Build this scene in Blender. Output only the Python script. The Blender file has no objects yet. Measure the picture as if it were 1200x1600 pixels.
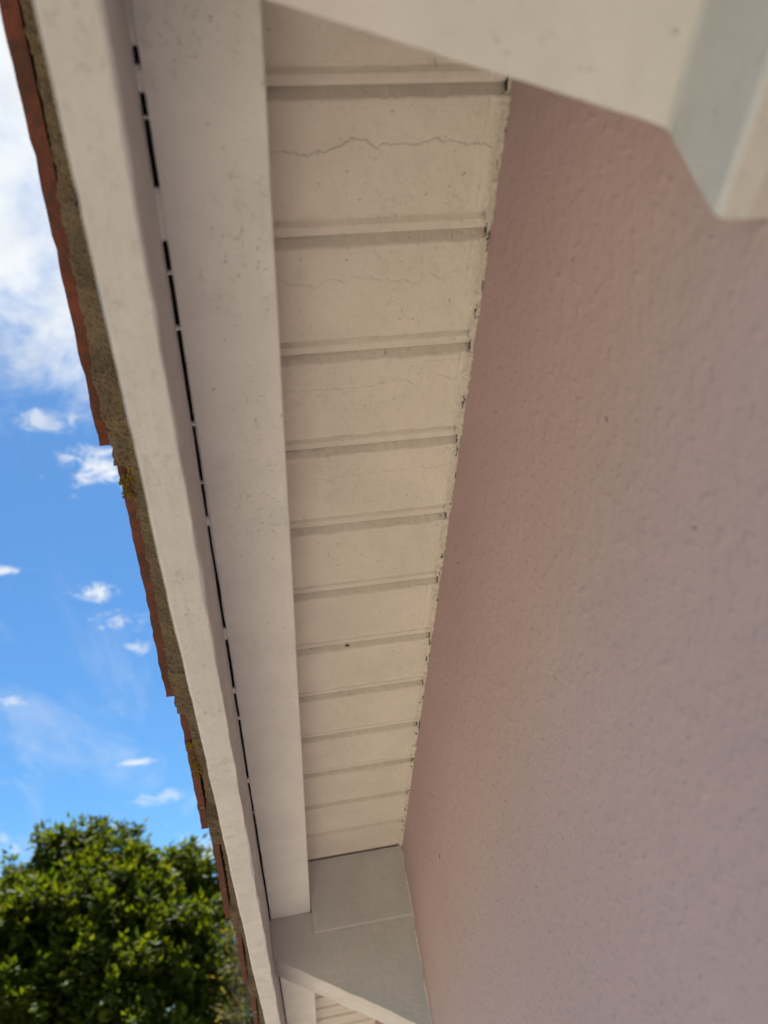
import bpy, bmesh, math, random
import numpy as np
from mathutils import Vector, Matrix, noise as mnoise

R = math.radians
random.seed(7)
rng = np.random.default_rng(11)
scene = bpy.context.scene

# ------------------------------------------------------------------ camera
CAM_Z = 2.6
CAM_Y = 0.19947
PITCH, ROLL, YAW, FPX = 0.49803, -0.20118, -0.19088, 1285.8
cp, sp, cw, sw = math.cos(PITCH), math.sin(PITCH), math.cos(YAW), math.sin(YAW)
fw = Vector((cp * cw, cp * sw, sp))
rt = Vector((sw, -cw, 0))
up = rt.cross(fw)
cr, sr = math.cos(ROLL), math.sin(ROLL)
r2 = cr * rt + sr * up
u2 = -sr * rt + cr * up
cam = bpy.data.cameras.new("camera")
cam_o = bpy.data.objects.new("camera", cam)
scene.collection.objects.link(cam_o)
M = Matrix(((r2.x, u2.x, -fw.x, 0), (r2.y, u2.y, -fw.y, CAM_Y), (r2.z, u2.z, -fw.z, CAM_Z), (0, 0, 0, 1)))
cam_o.matrix_world = M
cam.sensor_fit = 'VERTICAL'
cam.sensor_height = 36.0
cam.lens = FPX / 1600 * 36.0
cam.clip_start = 0.02
cam.clip_end = 2000
cam.dof.use_dof = True
cam.dof.focus_distance = 0.9
cam.dof.aperture_fstop = 6.5
cam.dof.aperture_blades = 0
scene.camera = cam_o

# ------------------------------------------------------------------ light
SUN_EL, SUN_AZ = R(64), R(6)          # azimuth measured from +X towards +Y
SKY_STRENGTH = 0.050
EXPOSURE = 1.37
scene.view_settings.view_transform = 'Standard'
scene.view_settings.look = 'None'
scene.view_settings.exposure = EXPOSURE
scene.view_settings.gamma = 1.0
scene.view_settings.use_curve_mapping = False

sun = bpy.data.lights.new("sun", 'SUN')
sun.energy = 5.0
sun.angle = R(0.53)
sun.color = (1.0, 0.96, 0.90)
sun_o = bpy.data.objects.new("sun", sun)
scene.collection.objects.link(sun_o)
sdir = Vector((math.cos(SUN_EL) * math.cos(SUN_AZ), math.cos(SUN_EL) * math.sin(SUN_AZ), math.sin(SUN_EL)))
sun_o.rotation_euler = sdir.to_track_quat('Z', 'Y').to_euler()
sun_o.location = (0, -6, 12)


class NT:
    """Small wrapper to write node trees briefly."""
    def __init__(self, tree):
        self.t = tree
        tree.nodes.clear()

    def n(self, typ, **kw):
        nd = self.t.nodes.new(typ)
        for k, v in kw.items():
            if k == 'inp':
                for kk, vv in v.items():
                    self.put(nd, kk, vv)
            else:
                setattr(nd, k, v)
        return nd

    def put(self, nd, k, v):
        s = nd.inputs[k]
        if hasattr(v, 'is_output') or isinstance(v, bpy.types.NodeSocket):
            self.t.links.new(v, s)
        else:
            s.default_value = v

    def math(self, op, a, b=0.0, c=0.0, clamp=False):
        nd = self.n('ShaderNodeMath', operation=op, use_clamp=clamp)
        self.put(nd, 0, a)
        self.put(nd, 1, b)
        if op in ('MULTIPLY_ADD', 'SMOOTH_MIN', 'COMPARE', 'WRAP'):
            self.put(nd, 2, c)
        return nd.outputs[0]

    def vmath(self, op, a, b=(0, 0, 0)):
        nd = self.n('ShaderNodeVectorMath', operation=op)
        self.put(nd, 0, a)
        self.put(nd, 1, b)
        return nd.outputs['Value'] if op in ('DOT_PRODUCT', 'LENGTH', 'DISTANCE') else nd.outputs[0]

    def step(self, v, a, b, lo=0.0, hi=1.0):
        nd = self.n('ShaderNodeMapRange', interpolation_type='SMOOTHSTEP')
        for k, x in zip((0, 1, 2, 3, 4), (v, a, b, lo, hi)):
            self.put(nd, k, x)
        return nd.outputs[0]

    def noise(self, vec, scale, detail=4.0, rough=0.55, dist=0.0, col=False):
        nd = self.n('ShaderNodeTexNoise')
        self.put(nd, 'Vector', vec)
        self.put(nd, 'Scale', scale)
        self.put(nd, 'Detail', detail)
        self.put(nd, 'Roughness', rough)
        self.put(nd, 'Distortion', dist)
        return nd.outputs['Color' if col else 'Fac']

    def mix(self, fac, a, b):
        nd = self.n('ShaderNodeMix', data_type='RGBA')
        self.put(nd, 0, fac)
        self.put(nd, 6, a)
        self.put(nd, 7, b)
        return nd.outputs[2]

    def mapping(self, vec, rot=(0, 0, 0), scale=(1, 1, 1), loc=(0, 0, 0)):
        nd = self.n('ShaderNodeMapping')
        self.put(nd, 'Vector', vec)
        nd.inputs['Rotation'].default_value = rot
        nd.inputs['Scale'].default_value = scale
        nd.inputs['Location'].default_value = loc
        return nd.outputs[0]


# sky with clouds
world = bpy.data.worlds.new("World")
scene.world = world
world.use_nodes = True
w = NT(world.node_tree)
sky = w.n('ShaderNodeTexSky', sky_type='NISHITA')
sky.sun_disc = False
sky.sun_elevation = SUN_EL
sky.sun_rotation = math.pi / 2 - SUN_AZ
sky.air_density = 1.0
sky.dust_density = 0.4
sky.ozone_density = 2.0
tc = w.n('ShaderNodeTexCoord').outputs['Generated']
sep = w.n('ShaderNodeSeparateXYZ')
w.put(sep, 0, tc)
zz = w.math('MAXIMUM', sep.outputs[2], 0.0)
den = w.math('ADD', zz, 0.10)
cu = w.math('DIVIDE', sep.outputs[0], den)
cv = w.math('DIVIDE', sep.outputs[1], den)
comb = w.n('ShaderNodeCombineXYZ')
w.put(comb, 0, cu)
w.put(comb, 1, cv)
uvw = comb.outputs[0]
big = w.noise(uvw, 0.9, 2.0, 0.5)
mid = w.noise(uvw, 3.0, 9.0, 0.62, 0.5)
fine = w.noise(uvw, 9.0, 6.0, 0.6, 0.3)
cover = w.step(zz, 0.50, 0.74, 0.0, 0.48)
amt = w.math('ADD', w.math('ADD', w.math('MULTIPLY', mid, 0.85), w.math('MULTIPLY', fine, 0.22)), w.math('MULTIPLY', big, 0.25))
amt = w.math('ADD', amt, cover)
cloud = w.step(amt, 0.82, 1.13)


def sky_dir(el, az):
    return (math.cos(R(el)) * math.cos(R(az)), math.cos(R(el)) * math.sin(R(az)), math.sin(R(el)))


NPUFF = w.noise(w.mapping(tc, scale=(1, 1, 1.9)), 30.0, 8.0, 0.66, 0.7)


def puff(el, az, hw, hh, amp=1.0):
    """one small fair weather cloud around a direction"""
    d = Vector(sky_dir(el, az))
    a = Vector((-math.sin(R(az)), math.cos(R(az)), 0))
    b = d.cross(a)
    x = w.math('DIVIDE', w.vmath('DOT_PRODUCT', tc, tuple(a)), math.sin(R(hw)))
    y = w.math('DIVIDE', w.vmath('DOT_PRODUCT', tc, tuple(b)), math.sin(R(hh)))
    rr = w.math('SQRT', w.math('ADD', w.math('MULTIPLY', x, x), w.math('MULTIPLY', y, y)))
    front = w.math('GREATER_THAN', w.vmath('DOT_PRODUCT', tc, tuple(d)), 0.0)
    nn = NPUFF
    v = w.math('SUBTRACT', w.math('ADD', 1.0, w.math('MULTIPLY', w.math('SUBTRACT', nn, 0.5), 4.2)), rr)
    return w.math('MULTIPLY', w.math('MULTIPLY', w.step(v, 0.0, 1.25), front), amp)


puffs = [(25.3, 11.4, 1.7, 0.7, 1.0), (23.4, 9.3, 1.9, 0.75, 1.0), (21.5, 8.6, 1.1, 0.5, .8), (26.8, 17.5, 1.5, 0.35, .9),
         (18.6, 16.4, 1.7, 0.4, .75), (14.3, 8.6, 1.2, 0.32, .85), (12.0, 6.9, 2.6, 0.5, .45), (33.6, 10.6, 3.4, 1.5, 1.0),
         (36.5, 15.2, 2.5, 0.9, .7), (9.0, 18.5, 3.5, 2.0, .9), (8.5, 3.5, 3.4, 1.8, .8), (10.6, 10.3, 1.0, .8, .7),
         (14.0, 24.0, 3.0, .7, .7), (22.0, -9.0, 2.6, .7, .8), (17.0, 40.0, 3.0, .8, .8), (27.0, 33.0, 3.0, .9, .9)]
for pfa in puffs:
    cloud = w.math('MAXIMUM', cloud, puff(*pfa))
veil = w.math('MULTIPLY', w.step(w.noise(w.mapping(uvw, rot=(0, 0, 0.5), scale=(0.7, 2.2, 1)), 1.6, 8.0, 0.62, 0.8), 0.48, 0.78), 0.30)
cloud = w.math('MAXIMUM', cloud, veil)
shade = w.step(w.noise(uvw, 4.0, 5.0, 0.6), 0.3, 0.7, 0.84, 1.0)
ccol = w.n('ShaderNodeVectorMath', operation='SCALE')
ccol.inputs[0].default_value = (7.9, 8.1, 8.3)
w.put(ccol, 'Scale', shade)
tint = w.n('ShaderNodeMix', data_type='RGBA', blend_type='MULTIPLY')
w.put(tint, 0, 1.0)
w.put(tint, 6, sky.outputs[0])
tint.inputs[7].default_value = (0.465, 0.81, 1.07, 1)
skyc = w.mix(w.math('MULTIPLY', cloud, 0.96), tint.outputs[2], ccol.outputs[0])
bg = w.n('ShaderNodeBackground')
w.put(bg, 'Color', skyc)
bg.inputs['Strength'].default_value = SKY_STRENGTH
wo = w.n('ShaderNodeOutputWorld')
w.put(wo, 'Surface', bg.outputs[0])

# ------------------------------------------------------------------ roof frame
TH = 0.25853
H0 = CAM_Z + 0.56271
C, S = math.cos(TH), math.sin(TH)
E1, E2, E4 = 0.16328, 0.23001, 0.25296
NB, NB2 = 0.0726 * C, 0.20271 * C
XB, XN = 1.47718, 0.18993
PITCH_S = 0.1
S0 = 0.31539 / C + 0.0                    # slope position of the first joint
EAVE_S, RIDGE_S = 3.55, -3.3


def W(s, y, nd):
    """slope frame (s down the slope, y out from the wall, nd square below the soffit face) to world"""
    return Vector((s * C - nd * S, y, H0 - s * S - nd * C))


# ------------------------------------------------------------------ materials
def new_mat(name):
    m = bpy.data.materials.new(name)
    m.use_nodes = True
    return m, NT(m.node_tree)


def finish(m, t, color, rough=0.6, bump=None, strength=1.0, dist=0.001, spec=0.4, bump2=None):
    p = t.n('ShaderNodeBsdfPrincipled')
    t.put(p, 'Base Color', color)
    t.put(p, 'Roughness', rough)
    t.put(p, 'Specular IOR Level', spec)
    if bump is not None:
        b = t.n('ShaderNodeBump')
        t.put(b, 'Height', bump)
        b.inputs['Strength'].default_value = strength
        b.inputs['Distance'].default_value = dist
        t.put(p, 'Normal', b.outputs[0])
    o = t.n('ShaderNodeOutputMaterial')
    t.put(o, 'Surface', p.outputs[0])
    return p


def slope_pos(t):
    g = t.n('ShaderNodeNewGeometry').outputs['Position']
    return t.mapping(g, rot=(0, -TH, 0))


def paint(name, base, grain_dir, grain_amt, crack_amt, lumps, joints=False, rough=0.5, crack_scale=150.0):
    """old brushed gloss paint: brush marks, lumps, curled hairline cracks"""
    m, t = new_mat(name)
    p = slope_pos(t)
    sc = (1, 1, 1)
    if grain_dir == 's':
        g = t.mapping(p, scale=(8, 120, 120))
    else:
        g = t.mapping(p, scale=(170, 10, 170))
    grain = t.noise(g, 1.0, 4.0, 0.6, 0.6)
    gmask = t.step(t.noise(p, 6.0, 2.0), 0.35, 0.7)
    if grain_dir == 's':                       # the eave end is the more weathered one
        sx = t.n('ShaderNodeSeparateXYZ')
        t.put(sx, 0, p)
        gmask = t.math('MULTIPLY', gmask, t.step(sx.outputs[0], 0.4, 1.4, 0.25, 1.5))
    lump = t.noise(p, 130.0, 5.0, 0.6, 0.2)
    lump2 = t.noise(p, 38.0, 3.0, 0.5)
    # curled hairlines
    warp = t.noise(p, 70.0, 3.0, 0.6, 0.0, col=True)
    pw = t.vmath('ADD', p, t.vmath('SCALE', t.vmath('SUBTRACT', warp, (0.5, 0.5, 0.5)), (0, 0, 0)))
    sc_n = t.n('ShaderNodeVectorMath', operation='SCALE')
    t.put(sc_n, 0, t.vmath('SUBTRACT', warp, (0.5, 0.5, 0.5)))
    sc_n.inputs['Scale'].default_value = 0.014
    pw = t.vmath('ADD', p, sc_n.outputs[0])
    vor = t.n('ShaderNodeTexVoronoi', feature='DISTANCE_TO_EDGE')
    t.put(vor, 'Vector', pw)
    vor.inputs['Scale'].default_value = crack_scale
    line = t.step(vor.outputs['Distance'], 0.012, 0.05, 1.0, 0.0)
    cm = t.math('MULTIPLY', t.step(t.noise(p, 150.0, 3.0, 0.6), 0.50, 0.62), t.step(t.noise(t.mapping(p, loc=(0.37, 0.2, 0.4)), 7.0, 3.0), 0.38, 0.62))
    line = t.math('MULTIPLY', line, cm)
    line = t.math('MULTIPLY', line, crack_amt)
    h = t.math('MULTIPLY', lump, 0.35 * lumps)
    h = t.math('ADD', h, t.math('MULTIPLY', lump2, 0.8 * lumps))
    h = t.math('ADD', h, t.math('MULTIPLY', t.math('MULTIPLY', grain, gmask), grain_amt))
    h = t.math('SUBTRACT', h, t.math('MULTIPLY', line, 0.30))
    blob = t.step(t.noise(p, 210.0, 2.0, 0.5), 0.68, 0.8)
    h = t.math('ADD', h, t.math('MULTIPLY', blob, 0.45 * lumps))
    dirt = t.math('MULTIPLY', line, 0.05)
    if joints:
        sp_ = t.n('ShaderNodeSeparateXYZ')
        t.put(sp_, 0, p)
        # an old film of paint that stops in a wavy edge a little below each joint
        wob = t.noise(t.mapping(p, scale=(8, 26, 8)), 1.0, 5.0, 0.62)
        bi = t.math('DIVIDE', t.math('SUBTRACT', sp_.outputs[0], S0 + 0.003), PITCH_S)
        fr = t.math('FRACT', bi)
        wn = t.n('ShaderNodeTexWhiteNoise', noise_dimensions='1D')
        t.put(wn, 'W', t.math('FLOOR', bi))
        rnd = wn.outputs['Value']
        edge = t.math('SUBTRACT', fr, t.math('ADD', t.math('MULTIPLY', t.math('SUBTRACT', rnd, 0.6), 0.16), t.math('MULTIPLY', wob, 0.40)))
        film = t.step(edge, -0.012, 0.012)
        h = t.math('ADD', h, t.math('MULTIPLY', film, t.math('MULTIPLY', rnd, 0.5)))
        el = t.math('MULTIPLY', t.step(t.math('ABSOLUTE', edge), 0.001, 0.008, 1.0, 0.0), t.step(t.noise(p, 11.0, 2.0), 0.45, 0.6))
        dirt = t.math('MAXIMUM', dirt, t.math('MULTIPLY', el, t.math('MULTIPLY', t.math('MULTIPLY', rnd, rnd), 0.07)))
        h = t.math('SUBTRACT', h, t.math('MULTIPLY', el, t.math('MULTIPLY', rnd, 0.3)))
        # flaky rough margin towards the wall
        marg = t.step(sp_.outputs[1], 0.018, 0.0)
        h = t.math('ADD', h, t.math('MULTIPLY', t.math('MULTIPLY', t.noise(p, 240.0, 4.0, 0.65, 0.6), marg), 1.6))
    tone = t.noise(p, 14.0, 4.0, 0.6)
    b2 = tuple(c * 0.90 for c in base)
    col = t.mix(t.step(tone, 0.3, 0.75), (*base, 1), (*b2, 1))
    speck = t.math('MULTIPLY', t.step(t.noise(p, 330.0, 1.0), 0.85, 0.88), 0.25)
    col = t.mix(t.math('MAXIMUM', dirt, speck), col, (0.10, 0.075, 0.055, 1))
    rr = t.step(t.noise(p, 60.0, 3.0), 0.3, 0.7, rough - 0.08, rough + 0.14)
    finish(m, t, col, rr, h, 0.95, 0.0019, 0.42)
    return m


CREAM = (0.66, 0.585, 0.50)
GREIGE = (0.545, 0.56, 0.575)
M_board = paint("cream_board_paint", (0.765, 0.74, 0.685), 'y', 0.6, 0.5, 1.35, joints=True)
M_beam = paint("pale_beam_paint", (0.865, 0.90, 0.885), 's', 0.3, 0.8, 1.2, crack_scale=210)
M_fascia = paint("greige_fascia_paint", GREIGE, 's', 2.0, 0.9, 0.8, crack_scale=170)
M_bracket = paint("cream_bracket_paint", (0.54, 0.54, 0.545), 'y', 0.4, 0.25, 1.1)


def plain_mat(name, col, rough=0.9, nscale=60, var=0.3, bump_d=0.001, bscale=None):
    m, t = new_mat(name)
    g = t.n('ShaderNodeNewGeometry').outputs['Position']
    n = t.noise(g, nscale, 6.0, 0.65)
    c = t.mix(t.step(n, 0.25, 0.75), tuple(x * (1 - var) for x in col) + (1,), tuple(x * (1 + var) for x in col) + (1,))
    finish(m, t, c, rough, t.noise(g, bscale or nscale * 2, 6.0, 0.7), 1.0, bump_d, 0.3)
    return m


M_shade_black = plain_mat("painted_shade_black", (0.012, 0.010, 0.011), 1.0, 50, 0.2)  # near-black colour that stands in for shade behind gaps and joints

# pink render
M_wall, t = new_mat("pink_render")
g = t.n('ShaderNodeNewGeometry').outputs['Position']
gst = t.mapping(g, rot=(0, 0, 0), scale=(1.0, 1, 0.75))
n1 = t.noise(gst, 62.0, 3.0, 0.5)
n2 = t.noise(g, 300.0, 3.0, 0.6)
n3 = t.noise(g, 16.0, 3.0, 0.5)
pit = t.step(t.noise(t.mapping(g, scale=(1.3, 1, 0.6)), 120.0, 2.0, 0.5), 0.30, 0.17)
n4 = t.step(t.noise(gst, 150.0, 2.0, 0.5), 0.52, 0.72)
h = t.math('ADD', t.math('MULTIPLY', n1, 0.8), t.math('MULTIPLY', n2, 0.30))
h = t.math('ADD', h, t.math('MULTIPLY', n4, 0.30))
h = t.math('ADD', h, t.math('MULTIPLY', n3, 0.9))
fl = t.step(t.noise(g, 3.5, 5.0, 0.6), 0.3, 0.72)
col = t.mix(fl, (0.500, 0.382, 0.400, 1), (0.468, 0.354, 0.368, 1))
col = t.mix(t.math('MULTIPLY', t.step(n2, 0.62, 0.75), 0.25), col, (0.62, 0.47, 0.43, 1))
finish(M_wall, t, col, 0.85, h, 0.9, 0.0019, 0.3)

# terracotta
M_tile, t = new_mat("weathered_terracotta")
g = t.n('ShaderNodeNewGeometry').outputs['Position']
a = t.noise(g, 26.0, 6.0, 0.65)
b = t.noise(g, 120.0, 5.0, 0.7)
col = t.mix(t.step(a, 0.3, 0.7), (0.165, 0.053, 0.034, 1), (0.085, 0.036, 0.027, 1))
col = t.mix(t.math('MULTIPLY', t.step(b, 0.46, 0.62), 0.7), col, (0.060, 0.042, 0.034, 1))
col = t.mix(t.math('MULTIPLY', t.step(t.noise(g, 45.0, 4.0), 0.66, 0.74), 0.7), col, (0.30, 0.27, 0.20, 1))
finish(M_tile, t, col, 0.92, b, 1.0, 0.0018, 0.2)

# mortar
M_mortar, t = new_mat("sandy_mortar")
g = t.n('ShaderNodeNewGeometry').outputs['Position']
a = t.noise(g, 24.0, 6.0, 0.65)
b = t.noise(g, 320.0, 4.0, 0.75)
c_ = t.noise(g, 700.0, 2.0, 0.6)
col = t.mix(t.step(a, 0.3, 0.7), (0.185, 0.14, 0.088, 1), (0.115, 0.083, 0.054, 1))
col = t.mix(t.math('MULTIPLY', t.step(b, 0.5, 0.62), 0.75), col, (0.04, 0.030, 0.022, 1))
col = t.mix(t.math('MULTIPLY', t.step(c_, 0.60, 0.70), 0.6), col, (0.34, 0.28, 0.20, 1))
finish(M_mortar, t, col, 0.97, t.math('ADD', b, t.math('MULTIPLY', c_, .5)), 1.0, 0.003, 0.15)

M_lichen = plain_mat("yellow_lichen", (0.21, 0.155, 0.018), 0.95, 260, 0.5, 0.003, 500)
M_caulk = plain_mat("aged_filler", (0.72, 0.685, 0.62), 0.75, 190, 0.14, 0.0025, 320)

# ------------------------------------------------------------------ object helpers
def obj(name, verts, faces, mat, parent=None, smooth=False, loc=None):
    me = bpy.data.meshes.new(name)
    me.from_pydata([tuple(v) for v in verts], [], faces)
    me.validate()
    me.update()
    bm = bmesh.new()
    bm.from_mesh(me)
    bmesh.ops.recalc_face_normals(bm, faces=bm.faces[:])
    bm.to_mesh(me)
    bm.free()
    if smooth:
        me.polygons.foreach_set('use_smooth', [True] * len(me.polygons))
    me.materials.append(mat)
    o = bpy.data.objects.new(name, me)
    scene.collection.objects.link(o)
    if parent:
        o.parent = parent
    if loc is not None:
        o.location = loc
    return o


def empty(name, loc, label, cat, group=None):
    o = bpy.data.objects.new(name, None)
    o.empty_display_size = 0.2
    scene.collection.objects.link(o)
    o.location = loc
    o['label'] = label
    o['category'] = cat
    if group:
        o['group'] = group
    return o


def grid_faces(nu, nv, closed_v=False):
    f = []
    for i in range(nu - 1):
        for j in range(nv - (0 if closed_v else 1)):
            a, b = i * nv + j, i * nv + (j + 1) % nv
            f.append((a, b, b + nv, a + nv))
    return f


def loft(rings, cap=True):
    """rings: list of equally long closed rings of points"""
    nv = len(rings[0])
    v = [p for r in rings for p in r]
    f = grid_faces(len(rings), nv, True)
    if cap:
        f.append(tuple(range(nv))[::-1])
        f.append(tuple(range((len(rings) - 1) * nv, len(rings) * nv)))
    return v, f


def nz(x, y=0.0, z=0.0):
    return mnoise.noise(Vector((x, y, z)))


# ------------------------------------------------------------------ ground
def terrain():
    v, f = [], []
    radii = [0, 3, 6, 10, 16, 26, 45, 90, 200, 500, 1200]
    nseg = 48
    v.append((0, 0, 0))
    for r in radii[1:]:
        for k in range(nseg):
            a = 2 * math.pi * k / nseg
            v.append((r * math.cos(a), r * math.sin(a), 0.0 if r < 20 else 0.25 * nz(r * math.cos(a) * .05, r * math.sin(a) * .05)))
    for k in range(nseg):
        f.append((0, 1 + k, 1 + (k + 1) % nseg))
    for i in range(len(radii) - 2):
        for k in range(nseg):
            a, b = 1 + i * nseg + k, 1 + i * nseg + (k + 1) % nseg
            f.append((a, a + nseg, b + nseg, b))
    m, t = new_mat("dry_gravel_and_grass")
    g = t.n('ShaderNodeNewGeometry').outputs['Position']
    ln = t.vmath('LENGTH', g)
    lawn = t.step(t.math('ADD', ln, t.math('MULTIPLY', t.noise(g, 0.6, 4.0), 5.0)), 11.0, 13.5)
    grav = t.mix(t.step(t.noise(g, 55.0, 5.0, 0.7), 0.3, 0.7), (0.305, 0.252, 0.190, 1), (0.445, 0.370, 0.285, 1))
    gras = t.mix(t.step(t.noise(g, 8.0, 6.0, 0.7), 0.3, 0.7), (0.055, 0.085, 0.022, 1), (0.10, 0.115, 0.04, 1))
    finish(m, t, t.mix(lawn, grav, gras), 0.95, t.noise(g, 60.0, 6.0, 0.7), 1.0, 0.012, 0.2)
    o = obj("ground", v, f, m)
    o['kind'] = 'structure'
    return o


terrain()

# ------------------------------------------------------------------ house
house = empty("house", (0, 0, 0), "pink rendered house whose cream painted eaves and terracotta verge fill most of the view", "house")
X_EAVE = EAVE_S * C - 0.22
X_RIDGE = RIDGE_S * C
X_BACK = 2 * X_RIDGE - X_EAVE
DEPTH = 7.5


def top_z(x):
    """soffit face height over x, mirrored past the ridge"""
    xx = x if x >= X_RIDGE else 2 * X_RIDGE - x
    return H0 - (xx / C) * S


def gable_slab(name, y0, y1):
    pr = [(X_BACK, 0.0), (X_EAVE, 0.0), (X_EAVE, top_z(X_EAVE) + 0.03), (X_RIDGE, top_z(X_RIDGE) + 0.03), (X_BACK, top_z(X_BACK) + 0.03)]
    v = [(x, y0, z) for x, z in pr] + [(x, y1, z) for x, z in pr]
    n = len(pr)
    f = [tuple(range(n)), tuple(range(n, 2 * n))] + [(i, (i + 1) % n, (i + 1) % n + n, i + n) for i in range(n)]
    return obj(name, v, f, M_wall, house)


gable_slab("wall", -0.28, 0.0)
gable_slab("wall", -DEPTH, -DEPTH + 0.28)
for x0, x1 in ((X_EAVE - 0.28, X_EAVE - 0.001), (X_BACK + 0.001, X_BACK + 0.28)):
    zt = top_z(X_EAVE) + 0.02
    v = [(x, y, z) for z in (0, zt) for x, y in ((x0, -DEPTH + 0.282), (x1, -DEPTH + 0.282), (x1, -0.282), (x0, -0.282))]
    obj("wall", v, [(0, 1, 2, 3), (4, 5, 6, 7), (0, 1, 5, 4), (1, 2, 6, 5), (2, 3, 7, 6), (3, 0, 4, 7)], M_wall, house)

# roof deck: two slabs with a plain under side, tiles lie on the visible verge
def slab(name, s0, s1, y0, y1, n0, n1, mat, parent, mirror=False):
    v = []
    for nd in (n0, n1):
        for s, y in ((s0, y0), (s1, y0), (s1, y1), (s0, y1)):
            p = W(s, y, nd)
            if mirror:
                p.x = 2 * X_RIDGE - p.x
            v.append(p)
    return obj(name, v, [(0, 1, 2, 3), (4, 5, 6, 7), (0, 1, 5, 4), (1, 2, 6, 5), (2, 3, 7, 6), (3, 0, 4, 7)], mat, parent)


roof = slab("roof", RIDGE_S, EAVE_S, -DEPTH - 0.2, 0.262, -0.075, -0.024, M_tile, house)
slab("roof", RIDGE_S, EAVE_S, -DEPTH - 0.2, 0.262, -0.075, -0.024, M_tile, house, mirror=True)

# --- soffit boards: tongue and groove, each its own board
BR_TH = 0.085


def bracket_s(x):
    return x / C


def soffit_board(k):
    """profile along s from joint k to joint k+1: groove face, flat face, far chamfer, recessed tongue"""
    a = S0 + k * PITCH_S
    pr = [(0.0, -0.0105), (0.0006, -0.0085), (0.0062, -0.0006), (0.0074, 0.0), (0.050, 0.0), (0.0835, 0.0), (0.0842, -0.0010),
          (0.0858, -0.0068), (0.0886, -0.0066), (0.0922, -0.0034), (0.0962, -0.0030), (0.0990, -0.0040), (0.0996, -0.0075), (0.0996, -0.016), (0.0, -0.016)]
    ys = np.linspace(0.0015, E1 - 0.0015, 64)
    seed = k * 13.7
    rings = []
    bow = 0.0006 * nz(seed, 3.3)
    for y in ys:
        e1 = 0.0010 * nz(y * 70, seed) + 0.0011 * nz(y * 220, seed + 5)
        e2 = 0.0012 * nz(y * 60, seed + 9) + 0.0012 * nz(y * 240, seed + 15)
        ring = []
        for i, (s, n) in enumerate(pr):
            ds = e1 if i in (2, 3) else e2 if i in (5, 6) else 0.35 * e2 if i in (7, 8) else 0.0
            dn = 0.0
            if i in (3, 4, 5):
                dn = 0.0005 * nz(y * 30, s * 50 + seed, 1.0) + bow
            if y < 0.012 and i in (1, 2, 3, 5, 6, 7):
                dn -= 0.0012 * abs(nz(y * 400, seed + i))
            ring.append(W(a + s + ds, y, n + dn))
        rings.append(ring)
    v, f = loft(rings)
    return obj("soffit_board", v, f, M_board, house)


for k in range(-9, 31):
    soffit_board(k)
# near-black sheet painting in the shade above the boards and open joints
slab("shade_backing", -0.9, EAVE_S - 0.1, 0.0005, 0.258, -0.0235, -0.0185, M_shade_black, house)

# --- eave beam
def long_bar(name, s0, s1, ns, section, jit, mat, amp=0.0008):
    """section: list of (y, nd, edge_freedom); edges wander along the length"""
    rings = []
    for i in range(ns):
        s = s0 + (s1 - s0) * i / (ns - 1)
        ring = []
        for j, (y, nd, fr) in enumerate(section):
            dy = fr * amp * (1.6 * nz(s * 5.0, j * 7.1 + jit) + 0.9 * nz(s * 22, j * 3.3 + jit) + 0.45 * nz(s * 85, j + jit))
            dn = fr * amp * 0.5 * (nz(s * 9, j * 5.7 + jit) + 0.5 * nz(s * 60, j * 2.2 + jit))
            ring.append(W(s, y + dy, nd + dn))
        rings.append(ring)
    v, f = loft(rings)
    return obj(name, v, f, mat, house)


GAP = 0.0027
beam = long_bar("eave_beam", -0.9, EAVE_S - 0.15, 420,
                [(E1, -0.017, 0), (E1, NB - 0.002, .15), (E1 + 0.0012, NB - 0.0003, .25), (E1 + 0.02, NB, .3), (E2 - GAP - 0.015, NB, .3),
                 (E2 - GAP - 0.001, NB - 0.0003, .7), (E2 - GAP, NB - 0.0012, .7), (E2 - GAP, -0.017, .2)], 1.0, M_beam)
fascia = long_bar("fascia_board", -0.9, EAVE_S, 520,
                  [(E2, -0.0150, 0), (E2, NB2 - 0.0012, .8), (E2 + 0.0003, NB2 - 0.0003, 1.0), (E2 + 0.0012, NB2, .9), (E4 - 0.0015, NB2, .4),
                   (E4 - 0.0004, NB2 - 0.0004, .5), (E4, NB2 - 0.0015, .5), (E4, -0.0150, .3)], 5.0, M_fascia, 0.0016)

# blobs of paint that bridge the gap between beam and fascia
def s_from_px(y_px):
    """slope position on the gap line for a photo row"""
    best = None
    for i in range(4000):
        s = 0.1 + i * 0.0007
        p = W(s, E2, NB) - Vector((0, CAM_Y, CAM_Z))
        yy = 800 - FPX * p.dot(u2) / p.dot(fw)
        if best is None or abs(yy - y_px) < best[0]:
            best = (abs(yy - y_px), s)
    return best[1]


def paint_bridge(s0, s1):
    n = max(6, int((s1 - s0) / 0.002))
    rings = []
    for i in range(n):
        q = i / (n - 1)
        s = s0 + (s1 - s0) * q
        thin = 0.25 + 0.75 * math.sin(math.pi * q) ** 0.3
        dn = 0.0012 * thin + 0.0005 * nz(s * 300, 2)
        rings.append([W(s, E2 - GAP - 0.0012, NB - 0.0006), W(s, E2 - GAP / 2, NB - 0.0028 + dn * 1.6), W(s, E2 + 0.0004, NB - 0.0006 + 0.0004 * nz(s * 200)),
                      W(s, E2 + 0.0004, NB - 0.004), W(s, E2 - GAP - 0.0012, NB - 0.004)])
    v, f = loft(rings)
    return obj("paint_bridge", v, f, M_beam, beam)


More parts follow.
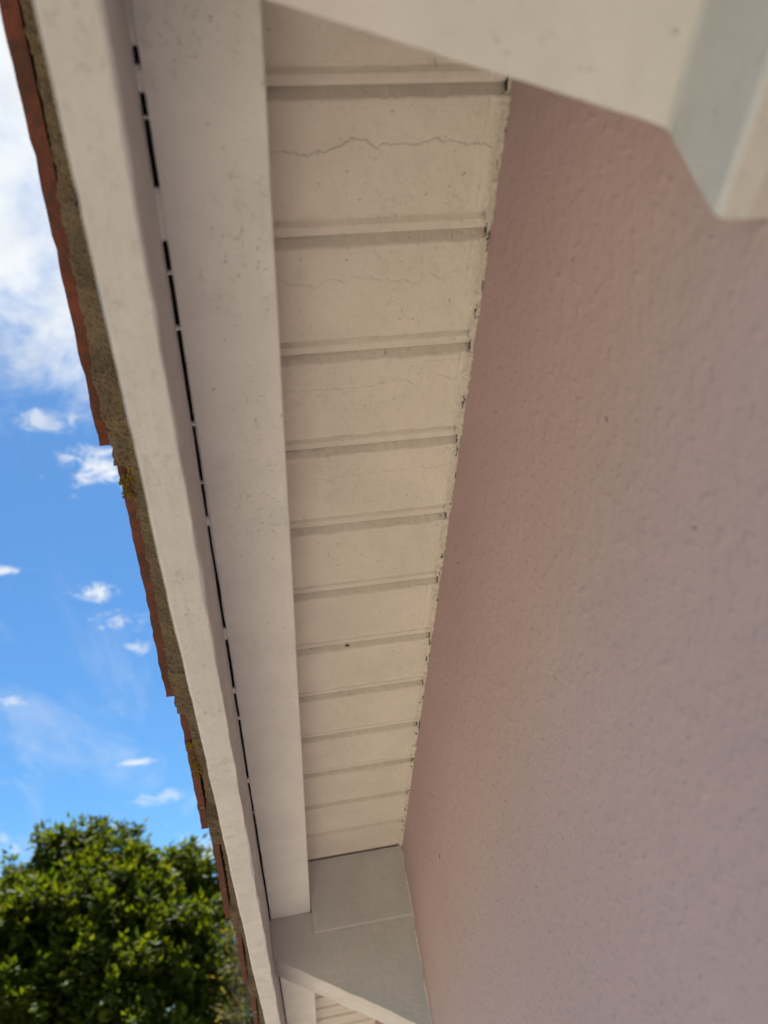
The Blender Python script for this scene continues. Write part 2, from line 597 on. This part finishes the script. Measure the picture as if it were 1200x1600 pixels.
for y0, y1 in ((-300, 72), (103, 146), (184, 187), (296, 378), (427, 431), (513, 518), (663, 668), (755, 758), (811, 825), (985, 1002), (1078, 1086),
               (1123, 1127), (1219, 1226), (1270, 1272)):
    paint_bridge(s_from_px(y0) if y0 > -200 else -0.85, s_from_px(y1))
slab("shade_backing", -0.9, EAVE_S - 0.16, E2 - GAP - 0.004, E2 + 0.002, -0.012, 0.030, M_shade_black, house)  # solid black strip, its colour stands in for shade inside the gap

# --- brackets: chord, sloping foot and a short leg against the wall
def bracket(x0, with_panel):
    """x0: face nearer the eave for the near bracket, nearer the camera for the far one; thickness follows the slope"""
    zs = top_z(x0)
    lo, hi = (0.0, BR_TH) if with_panel else (-BR_TH, 0.0)
    LEG, KZ, TIP, P1Y, P1Z = 0.02402, 0.25254, 0.3043, E2 - 0.0003, 0.1300
    prof = [(0.0004, -0.004), (E1 - 0.0012, -0.004), (E1 - 0.0012, 0.0732), (E2 - 0.0003, 0.0732), (P1Y, P1Z - 0.002), (P1Y - 0.0035, P1Z)]
    nseg = 22
    for i in range(1, nseg):
        q = i / nseg
        y = P1Y - 0.0035 + (LEG + 0.0015 - P1Y + 0.0035) * q
        z = P1Z + (KZ - P1Z) * q + 0.0014 * nz(q * 7, x0 * 9) + 0.0015 * nz(q * 23, x0 * 9) * q
        prof.append((y, z))
    prof += [(LEG + 0.0012, KZ + 0.0006), (LEG, KZ + 0.004), (LEG + 0.0002, (KZ + TIP) / 2), (LEG - 0.0002, TIP - 0.003), (LEG - 0.002, TIP), (0.012, TIP + 0.0012), (0.0004, TIP)]
    cen = Vector((0.12, 0.12))
    rings = []
    for q, ins in ((0.0, 0.0008), (0.0008, 0.0), (0.02, 0), (0.05, 0), (BR_TH - 0.0008, 0.0), (BR_TH, 0.0008)):
        ring = []
        for (y, d) in prof:
            k = ins if d > 0.075 and y > 0.002 else 0.0
            dd = d - k
            yy = y - k * 0.4 if y > 0.01 else y
            ss = lo + q
            ring.append(Vector((x0 + ss * C, yy, zs - dd - ss * S)))
        rings.append(ring)
    v, f = loft(rings)
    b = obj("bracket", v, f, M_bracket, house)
    if with_panel:
        d1, pt = 0.1050, 0.007
        ring0 = [(0.001, 0.0003), (E1 - 0.0016, 0.0003), (E1 - 0.0016, d1)] + [(E1 - 0.0016 - (E1 - 0.0026) * i / 14, d1 + 0.0008 * nz(i * 1.3)) for i in range(1, 15)]
        rr = []
        for q, ins in ((-pt, 0.0012), (-pt + 0.0012, 0.0), (-0.0003, 0.0)):
            rr.append([Vector((x0 + q * C, y, zs - (d - (ins if d > 0.01 else 0)) - q * S)) for y, d in ring0])
        v, f = loft(rr)
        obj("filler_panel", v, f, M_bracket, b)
    return b


far = bracket(XB, True)


def bracket_bead():
    """cracked filler where the far bracket meets the wall"""
    n, v = 160, []
    for i in range(n):
        d = 0.004 + 0.296 * i / (n - 1)
        a = max(0.0004, 0.0016 + 0.0014 * nz(d * 60, 3) + 0.0012 * nz(d * 260, 9)) * (0.2 if nz(d * 45, 31) > 0.3 else 1)
        lift = 0.0075 if d < 0.105 else 0.0
        x, z = XB, top_z(XB) - d
        v += [Vector((x - lift - a * 1.2, 0.0003, z)), Vector((x - lift - a * 0.7, a * 0.7, z)), Vector((x - lift - 0.0002, a * 1.2, z)), Vector((x + 0.002, a, z)), Vector((x + 0.002, 0.0002, z))]
    return obj("filler_bead", v, grid_faces(n, 5, True), M_caulk, far)


bracket_bead()
near = bracket(XN, False)

# --- bead of cracked filler along the wall
def caulk():
    s0, s1, n = -0.6, 1.53, 1500
    v, f = [], []
    for i in range(n):
        s = s0 + (s1 - s0) * i / (n - 1)
        j = ((s - S0) / PITCH_S) % 1.0
        gap = 0.0
        if j < 0.05 or j > 0.93:
            gap = 0.6
        wdt = 0.0052 + 0.0030 * nz(s * 30, 4) + 0.0026 * nz(s * 110, 8) + 0.0018 * nz(s * 380, 3)
        drp = 0.0030 + 0.0022 * nz(s * 40, 14) + 0.0024 * nz(s * 150, 18) + 0.0018 * nz(s * 430, 13)
        kk = 1.0 - gap
        if nz(s * 26, 77) > 0.42:
            kk *= 0.35
        wdt = max(0.0008, wdt) * kk
        drp = max(0.0006, drp) * kk
        v += [W(s, -0.0006, drp), W(s, 0.0009 + 0.0006 * nz(s * 350, 61), drp * 0.95), W(s, wdt * 0.55, drp * (0.45 + 0.25 * nz(s * 300, 31))), W(s, wdt, 0.0003 + 0.0004 * nz(s * 250, 41)), W(s, wdt * 0.9, -0.003), W(s, -0.0006, -0.003)]
    return obj("filler_bead", v, grid_faces(n, 6, True), M_caulk, house)


caulk()

# dark cracks and missing crumbs in that bead
M_crack = plain_mat("black_crack", (0.02, 0.016, 0.014), 1.0, 80, .3)


def crack(points, wd, parent, name="crack"):
    """thin dark sliver following world points; wd: half width"""
    v, f = [], []
    for i, (p, side, nrm) in enumerate(points):
        k = wd * (0.35 + 0.65 * math.sin(math.pi * (i + 0.4) / len(points))) * (1 + 0.8 * nz(i * 1.7, wd * 9000))
        k = max(k, wd * .2)
        v += [p + side * k, p + nrm * 0.0007, p - side * k, p - nrm * 0.0012]
    f = grid_faces(len(points), 4, True)
    n = len(points)
    f += [(0, 1, 2, 3), ((n - 1) * 4, (n - 1) * 4 + 1, (n - 1) * 4 + 2, (n - 1) * 4 + 3)]
    return obj(name, v, f, M_crack, parent)


nrm_dn = (W(0, 0, 1) - W(0, 0, 0)).normalized()
s_ax = (W(1, 0, 0) - W(0, 0, 0)).normalized()
rr_ = random.Random(5)
for i in range(34):
    s = 0.30 + 1.15 * rr_.random() ** 1.15
    ln = rr_.uniform(0.003, 0.014)
    y = rr_.uniform(0.0004, 0.0036)
    n = 9
    pts = []
    for q in range(n):
        yy = max(0.0002, y + 0.0016 * nz(q * 0.7, i * 3.1))
        pts.append((W(s + ln * q / (n - 1), yy, 0.0036 * (1 - yy / 0.0055)), Vector((0, 1, 0)), nrm_dn))
    crack(pts, rr_.uniform(0.00010, 0.00030), house)
# open corners where a joint meets the wall
for k in range(0, 12):
    s = S0 + k * PITCH_S
    z = rr_.uniform(0.5, 1.2)
    pts = [(W(s - 0.006 + 0.010 * q / 6 + 0.001 * nz(q, k), 0.0022 + 0.0016 * nz(q * 1.1, k * 2), -0.0002 if q > 4 else -0.002), Vector((0, 1, 0)), nrm_dn) for q in range(7)]
    crack(pts, 0.0008 * z, house)
# beetle hole in a joint face and a few specks on the wall
def chip(c, ax, bx, ra, rb, parent, name, nrm):
    v = [c + nrm * 0.0006]
    n = 9
    for i in range(n):
        a = 2 * math.pi * i / n
        q = 1 + 0.35 * nz(i * 2.3, c.x * 50)
        v.append(c + ax * (ra * q * math.cos(a)) + bx * (rb * q * math.sin(a)) + nrm * 0.0002)
    v.append(c - nrm * 0.002)
    f = [(0, 1 + i, 1 + (i + 1) % n) for i in range(n)] + [(n + 1, 1 + i, 1 + (i + 1) % n) for i in range(n)]
    return obj(name, v, f, M_crack, parent)


chip(W(S0 + 6 * PITCH_S + 0.0035, 0.099, -0.0035), Vector((0, 1, 0)), s_ax, 0.0032, 0.0012, house, "hole", nrm_dn)


def wall_hit(px, py):
    d = fw + r2 * ((px - 600) / FPX) - u2 * ((py - 800) / FPX)
    s = -CAM_Y / d.y
    return Vector((s * d.x, 0, CAM_Z + s * d.z))


for px, py, ra, rb in ((948, 655, .0006, .0016), (687, 1338, .0012, .0028), (790, 1252, .0006, .0008), (868, 1060, .0005, .0007), (1085, 825, .0007, .0009), (716, 880, .0008, .001), (838, 1385, .0006, .0008)):
    chip(wall_hit(px, py), Vector((1, 0, 0)), Vector((0, 0, 1)), ra, rb, house, "chip", Vector((0, 1, 0)))

# --- verge: cover tiles in mortar
TILE_S = [0.235, 0.625, 1.03, 1.408, 1.805, 2.235, 2.63, 3.03, 3.43, 3.60]
RIM_Y = 0.3165


def cover_tile(s_low, length, k):
    """half round clay tile, wide at its lower end, its outer rim along the verge"""
    ns, na = 44, 15
    outer, inner = [], []
    thick = 0.0105
    v = []
    for i in range(ns):
        q = i / (ns - 1)
        s = s_low - length * q
        rad = 0.088 - 0.0115 * q
        cy = RIM_Y - 0.088 - 0.0050 * q + 0.0012 * nz(k * 3.1, q * 3)
        cn = -0.034 + 0.020 * q
        wob = 0.0014 * nz(s * 35, k) + 0.0014 * nz(s * 120, k)
        chipd = 0.0
        for side, rr in ((0, rad + wob), (1, rad - thick + 0.6 * wob)):
            for j in range(na):
                a = math.pi * j / (na - 1)
                jag = 0.0012 * nz(j * 1.3, k, side) if i == 0 else 0
                v.append(W(s + jag, cy + rr * math.cos(a), cn - rr * math.sin(a) * 0.92 + (0.0008 * nz(s * 60, k, 4) if j in (0, na - 1) else 0)))
    rw = 2 * na
    f = []
    for i in range(ns - 1):
        o, p = i * rw, (i + 1) * rw
        for j in range(na - 1):
            f.append((o + j, o + j + 1, p + j + 1, p + j))
            f.append((o + na + j, p + na + j, p + na + j + 1, o + na + j + 1))
        f.append((o, p, p + na, o + na))
        f.append((o + na - 1, o + 2 * na - 1, p + 2 * na - 1, p + na - 1))
    for o in (0, (ns - 1) * rw):
        for j in range(na - 1):
            f.append((o + j, o + na + j, o + na + j + 1, o + j + 1))
    return obj("roof_tile", v, f, M_tile, house)


for k, s in enumerate(TILE_S[:9]):
    cover_tile(s, 0.475, k)
for k in range(1, 8):
    cover_tile(TILE_S[0] - 0.40 * k, 0.475, 20 + k)


def mortar():
    s0, s1, n, mcount = RIDGE_S + 0.2, 3.5, 2300, 9
    v = []
    lows = sorted(TILE_S)
    for i in range(n):
        s = s0 + (s1 - s0) * i / (n - 1)
        nxt = min([x for x in lows if x >= s - 0.002] or [s])
        q_t = min(1.0, max(0.0, nxt - s) / 0.475)           # 0 at the lower end of a tile
        if s < lows[0] - 0.4:
            q_t = 0.4
        base_n = -0.034 + 0.020 * q_t + 0.004
        lap = min(1.0, max(0.0, (0.104 - q_t * 0.475) / 0.014))             # the next tile's head is bedded in here
        base_n = base_n * (1 - lap) + (-0.009) * lap
        out_y = min(0.3035, RIM_Y - 0.0165 * q_t - 0.0095) + 0.0012 * nz(s * 18, 3) + 0.001 * nz(s * 70, 9) + 0.0009 * nz(s * 230, 2)
        out_y -= 0.0055 * min(1.0, max(0.0, (s - 1.10) / 0.12)) * (1 - 0.7 * lap)
        if q_t > 0.66:
            out_y += 0.0024 * min(1, (q_t - 0.66) / 0.16)
        rec = 0.0
        if s < 0.40:
            rec = 0.014 * min(1, (0.40 - s) / 0.012)       # the bedding is hollow near the top
        for j in range(mcount):
            q = j / (mcount - 1)
            y = out_y + (E4 + 0.001 - out_y) * q - rec * (1 - q) * 0.2
            nd = base_n + (0.004 - base_n) * q ** 0.8 - rec * 1.4 * q
            hollow = max(0.0, min(1.0, (q - (0.12 if s < 0.255 else 0.34)) / 0.12)) if s < 0.402 else 0.0
            nd -= 0.05 * hollow
            rough = 0.0028 * nz(s * 55, q * 5) + 0.0018 * nz(s * 170, q * 13) + 0.0012 * nz(s * 420, q * 25)
            v.append(W(s, y + rough * 0.6, nd + rough))
        v.append(W(s, E4 + 0.001, -0.0185))
        v.append(W(s, out_y - 0.002, base_n - 0.028))
    return obj("mortar_bed", v, grid_faces(n, mcount + 2, True), M_mortar, house)


mort = mortar()


def lichen(s0, s1, yc, nd, k):
    """crusty yellow growth: many low overlapping lobes in one patch"""
    v, f = [], []
    rr = random.Random(k)
    for i in range(64):
        s = s0 + (s1 - s0) * (0.5 * rr.random() + 0.5 * rr.random())
        y = yc + rr.uniform(-0.006, 0.006)
        ra = rr.uniform(0.0007, 0.0021)
        o = len(v)
        n = 7
        v.append(W(s, y, nd + 0.0009 + rr.uniform(-.0006, .0006)))
        for q in range(n):
            a = 2 * math.pi * q / n
            r_ = ra * (1 + 0.4 * nz(q * 2.1, i))
            v.append(W(s + r_ * math.cos(a), y + r_ * math.sin(a), nd - 0.0012))
        f += [(o, o + 1 + q, o + 1 + (q + 1) % n) for q in range(n)]
    return obj("lichen_patch", v, f, M_lichen, mort)


lichen(0.632, 0.672, 0.298, -0.0115, 3)
lichen(1.115, 1.135, 0.299, -0.0165, 4)
lichen(1.15, 1.215, 0.300, -0.0175, 5)


# ------------------------------------------------------------------ planting
def leaf_material(name, c1, c2, c3):
    m, t = new_mat(name)
    g = t.n('ShaderNodeNewGeometry')
    rnd = g.outputs['Random Per Island']
    col = t.mix(t.step(rnd, 0.0, 0.75), (*c1, 1), (*c2, 1))
    col = t.mix(t.math('MULTIPLY', t.step(rnd, 0.72, 1.0), 0.8), col, (*c3, 1))
    p = t.n('ShaderNodeBsdfPrincipled')
    t.put(p, 'Base Color', col)
    p.inputs['Roughness'].default_value = 0.62
    p.inputs['Specular IOR Level'].default_value = 0.18
    tr = t.n('ShaderNodeBsdfTranslucent')
    tcol = t.n('ShaderNodeMix', data_type='RGBA', blend_type='MULTIPLY')
    t.put(tcol, 0, 1.0)
    t.put(tcol, 6, col)
    tcol.inputs[7].default_value = (1.5, 1.35, 0.35, 1)
    t.put(tr, 'Color', tcol.outputs[2])
    ms = t.n('ShaderNodeMixShader')
    ms.inputs[0].default_value = 0.5
    t.put(ms, 1, p.outputs[0])
    t.put(ms, 2, tr.outputs[0])
    o = t.n('ShaderNodeOutputMaterial')
    t.put(o, 'Surface', ms.outputs[0])
    return m


M_leaf = leaf_material("broad_leaf_green", (0.032, 0.056, 0.006), (0.068, 0.094, 0.008), (0.092, 0.106, 0.010))
M_hedge = leaf_material("hedge_green", (0.018, 0.036, 0.010), (0.035, 0.06, 0.014), (0.06, 0.085, 0.02))
M_dry = leaf_material("dry_shrub_leaf", (0.10, 0.08, 0.035), (0.06, 0.07, 0.025), (0.17, 0.12, 0.075))
M_bark = plain_mat("grey_brown_bark", (0.10, 0.075, 0.052), 0.95, 30, 0.4, 0.01, 40)


def leaves(pos, axis, side, ln, wd, name, mat, parent):
    """pos/axis/side (n,3): folded diamond leaves in one mesh"""
    n = len(pos)
    nrm = np.cross(axis, side)
    nrm /= np.linalg.norm(nrm, axis=1, keepdims=True) + 1e-9
    ln = ln[:, None]
    wd = wd[:, None]
    base = pos
    L = pos + axis * ln * 0.45 + side * wd + nrm * wd * 0.35
    Rr = pos + axis * ln * 0.45 - side * wd + nrm * wd * 0.35
    tip = pos + axis * ln - nrm * ln * 0.10
    V = np.stack([base, L, tip, Rr], 1).reshape(-1, 3)
    idx = np.arange(n)[:, None] * 4
    F = np.concatenate([idx + np.array([[0, 1, 2]]), idx + np.array([[0, 2, 3]])], 1).reshape(-1)
    me = bpy.data.meshes.new(name)
    me.vertices.add(len(V))
    me.vertices.foreach_set('co', V.astype(np.float32).ravel())
    me.loops.add(len(F))
    me.loops.foreach_set('vertex_index', F.astype(np.int32))
    me.polygons.add(len(F) // 3)
    me.polygons.foreach_set('loop_start', np.arange(0, len(F), 3, dtype=np.int32))
    me.update(calc_edges=True)
    me.materials.append(mat)
    o = bpy.data.objects.new(name, me)
    scene.collection.objects.link(o)
    o.parent = parent
    return o


def unit(a):
    return a / (np.linalg.norm(a, axis=-1, keepdims=True) + 1e-9)


def foliage(lobes, n_twig, per_twig, leaf_len, leaf_wid, twig_r, g, droop=0.55, clumps=0):
    """twigs sit on the outer shells of the lobes, leaves fan out and droop around each twig"""
    c = np.array([l[:3] for l in lobes], float)
    r = np.array([l[3] for l in lobes], float)
    wgt = r ** (0.8 if clumps else 2.0)
    pick = g.choice(len(lobes), n_twig, p=wgt / wgt.sum())
    d = unit(g.normal(size=(n_twig, 3)))
    d[:, 2] = np.where(d[:, 2] < -0.5, -d[:, 2], d[:, 2])
    rad = r[pick] * (g.random(n_twig) ** 0.28)
    tw = c[pick] + d * rad[:, None] * np.array([1, 1, 0.92])
    if clumps:
        cc = g.choice(n_twig, clumps, replace=False)
        owner = g.integers(0, clumps, n_twig)
        tw = tw[cc][owner] + g.normal(size=(n_twig, 3)) * np.array([0.16, 0.16, 0.085])
        d = d[cc][owner]
    td = unit(d + 0.4 * g.normal(size=(n_twig, 3)) + np.array([0, 0, 0.15]))
    k = np.repeat(np.arange(n_twig), per_twig)
    off = g.normal(size=(len(k), 3)) * twig_r * 0.45 + td[k] * (g.random(len(k))[:, None] - 0.2) * twig_r * 2.0
    pos = tw[k] + off
    ax = unit(td[k] * 0.6 + unit(off) * 0.7 + g.normal(size=(len(k), 3)) * 0.4 - np.array([0, 0, droop]))
    upv = unit(np.array([0, 0, 1.0]) + 0.55 * g.normal(size=(len(k), 3)))
    sd = unit(np.cross(ax, upv))
    ln = leaf_len * (0.7 + 0.6 * g.random(len(k)))
    wd = leaf_wid * (0.7 + 0.6 * g.random(len(k)))
    return pos, ax, sd, ln, wd


def tube(pts, rads, seg=9):
    rings = []
    for i, p in enumerate(pts):
        a = pts[max(0, i - 1)]
        b = pts[min(len(pts) - 1, i + 1)]
        d = (b - a).normalized()
        x = d.orthogonal().normalized()
        if abs(d.z) > 0.3:
            x = d.cross(Vector((0, 1, 0))).normalized()
        y = d.cross(x)
        rings.append([p + (x * math.cos(2 * math.pi * k / seg) + y * math.sin(2 * math.pi * k / seg)) * rads[i] * (1 + 0.12 * nz(k * 1.3, i * 0.8)) for k in range(seg)])
    return loft(rings)


# the broadleaf tree, placed by distance and bearing from the house corner
TD = 13.0


def at(az, el, dist):
    return Vector((dist * math.cos(R(az)), CAM_Y + dist * math.sin(R(az)), CAM_Z + dist * math.tan(R(el))))


tb = at(10.5, 0, TD)
tree = empty("broadleaf_tree", (tb.x, tb.y, 0), "round bushy green tree with three domed tops standing left of the eaves", "tree")
base = Vector((tb.x, tb.y, 0))


def lobe(az, el, dd, r):
    p = at(az, el, TD + dd) - base
    return (p.x, p.y, p.z, r)


LOBES = [lobe(14.0, 8.9, 0, .43), lobe(11.05, 8.75, 0, .44), lobe(7.5, 6.7, 0, .46), lobe(6.4, 6.1, 0.1, .40), lobe(4.6, 4.1, 0, .42), lobe(5.5, 4.9, 0.1, .36),
         lobe(16.5, 6.4, .1, .44), lobe(18.6, 3.6, .2, .55), lobe(13.2, 7.0, -.5, .50), lobe(9.3, 6.4, -.5, .46), lobe(6.2, 4.6, -.4, .46),
         lobe(14.6, 5.2, -.9, .58), lobe(11.4, 4.4, -1.0, .56), lobe(8.5, 3.6, -.9, .54), lobe(5.6, 2.1, -.6, .50), lobe(16.6, 4.2, -.6, .6), lobe(18.8, 3.2, -.2, .65),
         lobe(12.8, 2.3, -1.2, .6), lobe(9.7, 1.1, -1.2, .6), lobe(6.8, -.1, -.9, .56), lobe(15.8, 1.2, -1.1, .65), lobe(4.6, -.4, -.3, .5), lobe(18.6, 0, -.6, .7),
         lobe(14, -1.2, -1.3, .7), lobe(11, -2.2, -1.3, .7), lobe(8, -3, -1.1, .7), lobe(17, -3, -.9, .75), lobe(5.5, -4, -.6, .6), lobe(12.5, -5, -1.1, .8), lobe(9, -6, -1, .7),
         lobe(12, 6, .9, .8), lobe(15.5, 5, .9, .8), lobe(8.5, 4.5, .9, .75), lobe(12, 2, 1.2, 1.0), lobe(16, 1, 1.1, .9), lobe(8, 0, 1.1, .9), lobe(12, -3, 1.1, 1.0)]
pos, ax, sd, ln, wd = foliage(LOBES, 3000, 32, 0.12, 0.029, 0.10, rng, 0.6, 620)
cam_v = np.array([0, CAM_Y, CAM_Z]) - np.array([tb.x, tb.y, 0])
# leaves that show largest: nearest the lens on the sunny side of the crown
dist = np.linalg.norm(pos - cam_v, axis=1) - 0.25 * pos[:, 2]
order = np.argsort(dist / (ln / 0.125))
near_i = order[:2600][::9][:285]
mask = np.ones(len(pos), bool)
mask[near_i] = False
crown = leaves(pos[mask], ax[mask], sd[mask], ln[mask], wd[mask], "crown", M_leaf, tree)
crown['kind'] = 'stuff'
lm = None
for q, i in enumerate(near_i):
    if lm is None:
        lo_ = leaves(np.zeros((1, 3)), np.array([[0, 1.0, 0]]), np.array([[1.0, 0, 0]]), np.array([1.0]), np.array([0.21]), "leaf", M_leaf, tree)
        lm = lo_
    else:
        lo_ = lm.copy()
        scene.collection.objects.link(lo_)
        lo_.parent = tree
    a_, s_ = Vector(ax[i]), Vector(sd[i])
    n_ = s_.cross(a_).normalized()
    mm = Matrix((s_, a_, n_)).transposed().to_4x4()
    lo_.matrix_local = Matrix.Translation(Vector(pos[i])) @ mm @ Matrix.Scale(float(ln[i]), 4)

tp = [Vector((0, 0, -0.1)), Vector((0.03, 0.02, 0.5)), Vector((-0.02, 0.05, 1.1)), Vector((0.02, 0.0, 1.7)), Vector((0.05, 0.04, 2.4))]
v, f = tube(tp, [0.22, 0.16, 0.14, 0.12, 0.08], 12)
obj("trunk", v, f, M_bark, tree, True)
rl = random.Random(3)
for l in LOBES[:24:2] + LOBES[31:]:
    a = tp[rl.choice((2, 3, 4))]
    b = Vector(l[:3])
    mid_ = a.lerp(b, 0.5) + Vector((rl.uniform(-.15, .15), rl.uniform(-.15, .15), rl.uniform(0, .25)))
    v, f = tube([a, a.lerp(mid_, .5) + Vector((0, 0, .05)), mid_, mid_.lerp(b, .6), b], [0.06, .048, .035, .024, .01], 7)
    obj("limb", v, f, M_bark, tree, True)

# dark hedge closing the garden behind the tree
hb = at(9, 0, 19)
hedge = empty("hedge", (hb.x, hb.y, 0), "dark green hedge closing the garden behind the round tree", "hedge")
hl = []
for i in range(26):
    q = (i - 13) * 0.62
    hl.append((1.2 * math.sin(i), q, 1.2 + 0.35 * math.sin(i * 2.1), 1.0))
    hl.append((0.3 * math.sin(i * 3), q, 2.75 + 0.3 * math.sin(i * 1.7), 0.75))
hp = foliage(hl, 2800, 24, 0.11, 0.03, 0.18, rng)
hf = leaves(*hp, "foliage", M_hedge, hedge)
hf['kind'] = 'stuff'
for i in range(9):
    v, f = tube([Vector((0, (i - 4) * 1.9, -0.1)), Vector((0.05, (i - 4) * 1.9 + .05, 0.8)), Vector((0, (i - 4) * 1.9, 2.0))], [.07, .05, .02], 7)
    obj("stem", v, f, M_bark, hedge, True)

# straggly pale shrub half hidden behind the verge
sb = at(3.45, 0, 9.5)
shrub = empty("dry_shrub", (sb.x, sb.y, 0), "straggly pale brown shrub between the green tree and the tile verge", "shrub")
sl = [(0, 0, 2.15, .12), (0.05, 0.03, 2.5, .11), (0, -0.02, 2.85, .10), (-0.03, -0.03, 3.1, .08), (0, .05, 1.6, .2)]
spn = foliage(sl, 120, 14, 0.06, 0.012, 0.09, rng, 0.3)
sf = leaves(*spn, "foliage", M_dry, shrub)
sf['kind'] = 'stuff'
for i in range(5):
    a = i * 1.3
    v, f = tube([Vector((0.05 * math.cos(a), .05 * math.sin(a), -.05)), Vector((.12 * math.cos(a), .12 * math.sin(a), 1.2)), Vector((.1 * math.cos(a + .6), .1 * math.sin(a + .6), 2.2)), Vector((.06 * math.cos(a), -.06 + .06 * math.sin(a), 3.1))], [.02, .016, .012, .005], 6)
    obj("stem", v, f, M_bark, shrub, True)

# thin cord from the tree to the house front
ca, cb = at(4.6, -0.45, 12.4), Vector((X_EAVE - 0.002, -1.6, 2.24))
pts = []
for i in range(15):
    q = i / 14
    p = ca.lerp(cb, q)
    p.z -= 0.30 * 4 * q * (1 - q) * 0.25
    pts.append(p)
v, f = tube(pts, [0.006] * 15, 6)
M_cord = plain_mat("teal_cord", (0.02, 0.20, 0.17), 0.6, 200, 0.1)
line = obj("washing_line", v, f, M_cord)
line['label'] = "thin teal washing line strung from the green tree to the house"
line['category'] = "washing line"
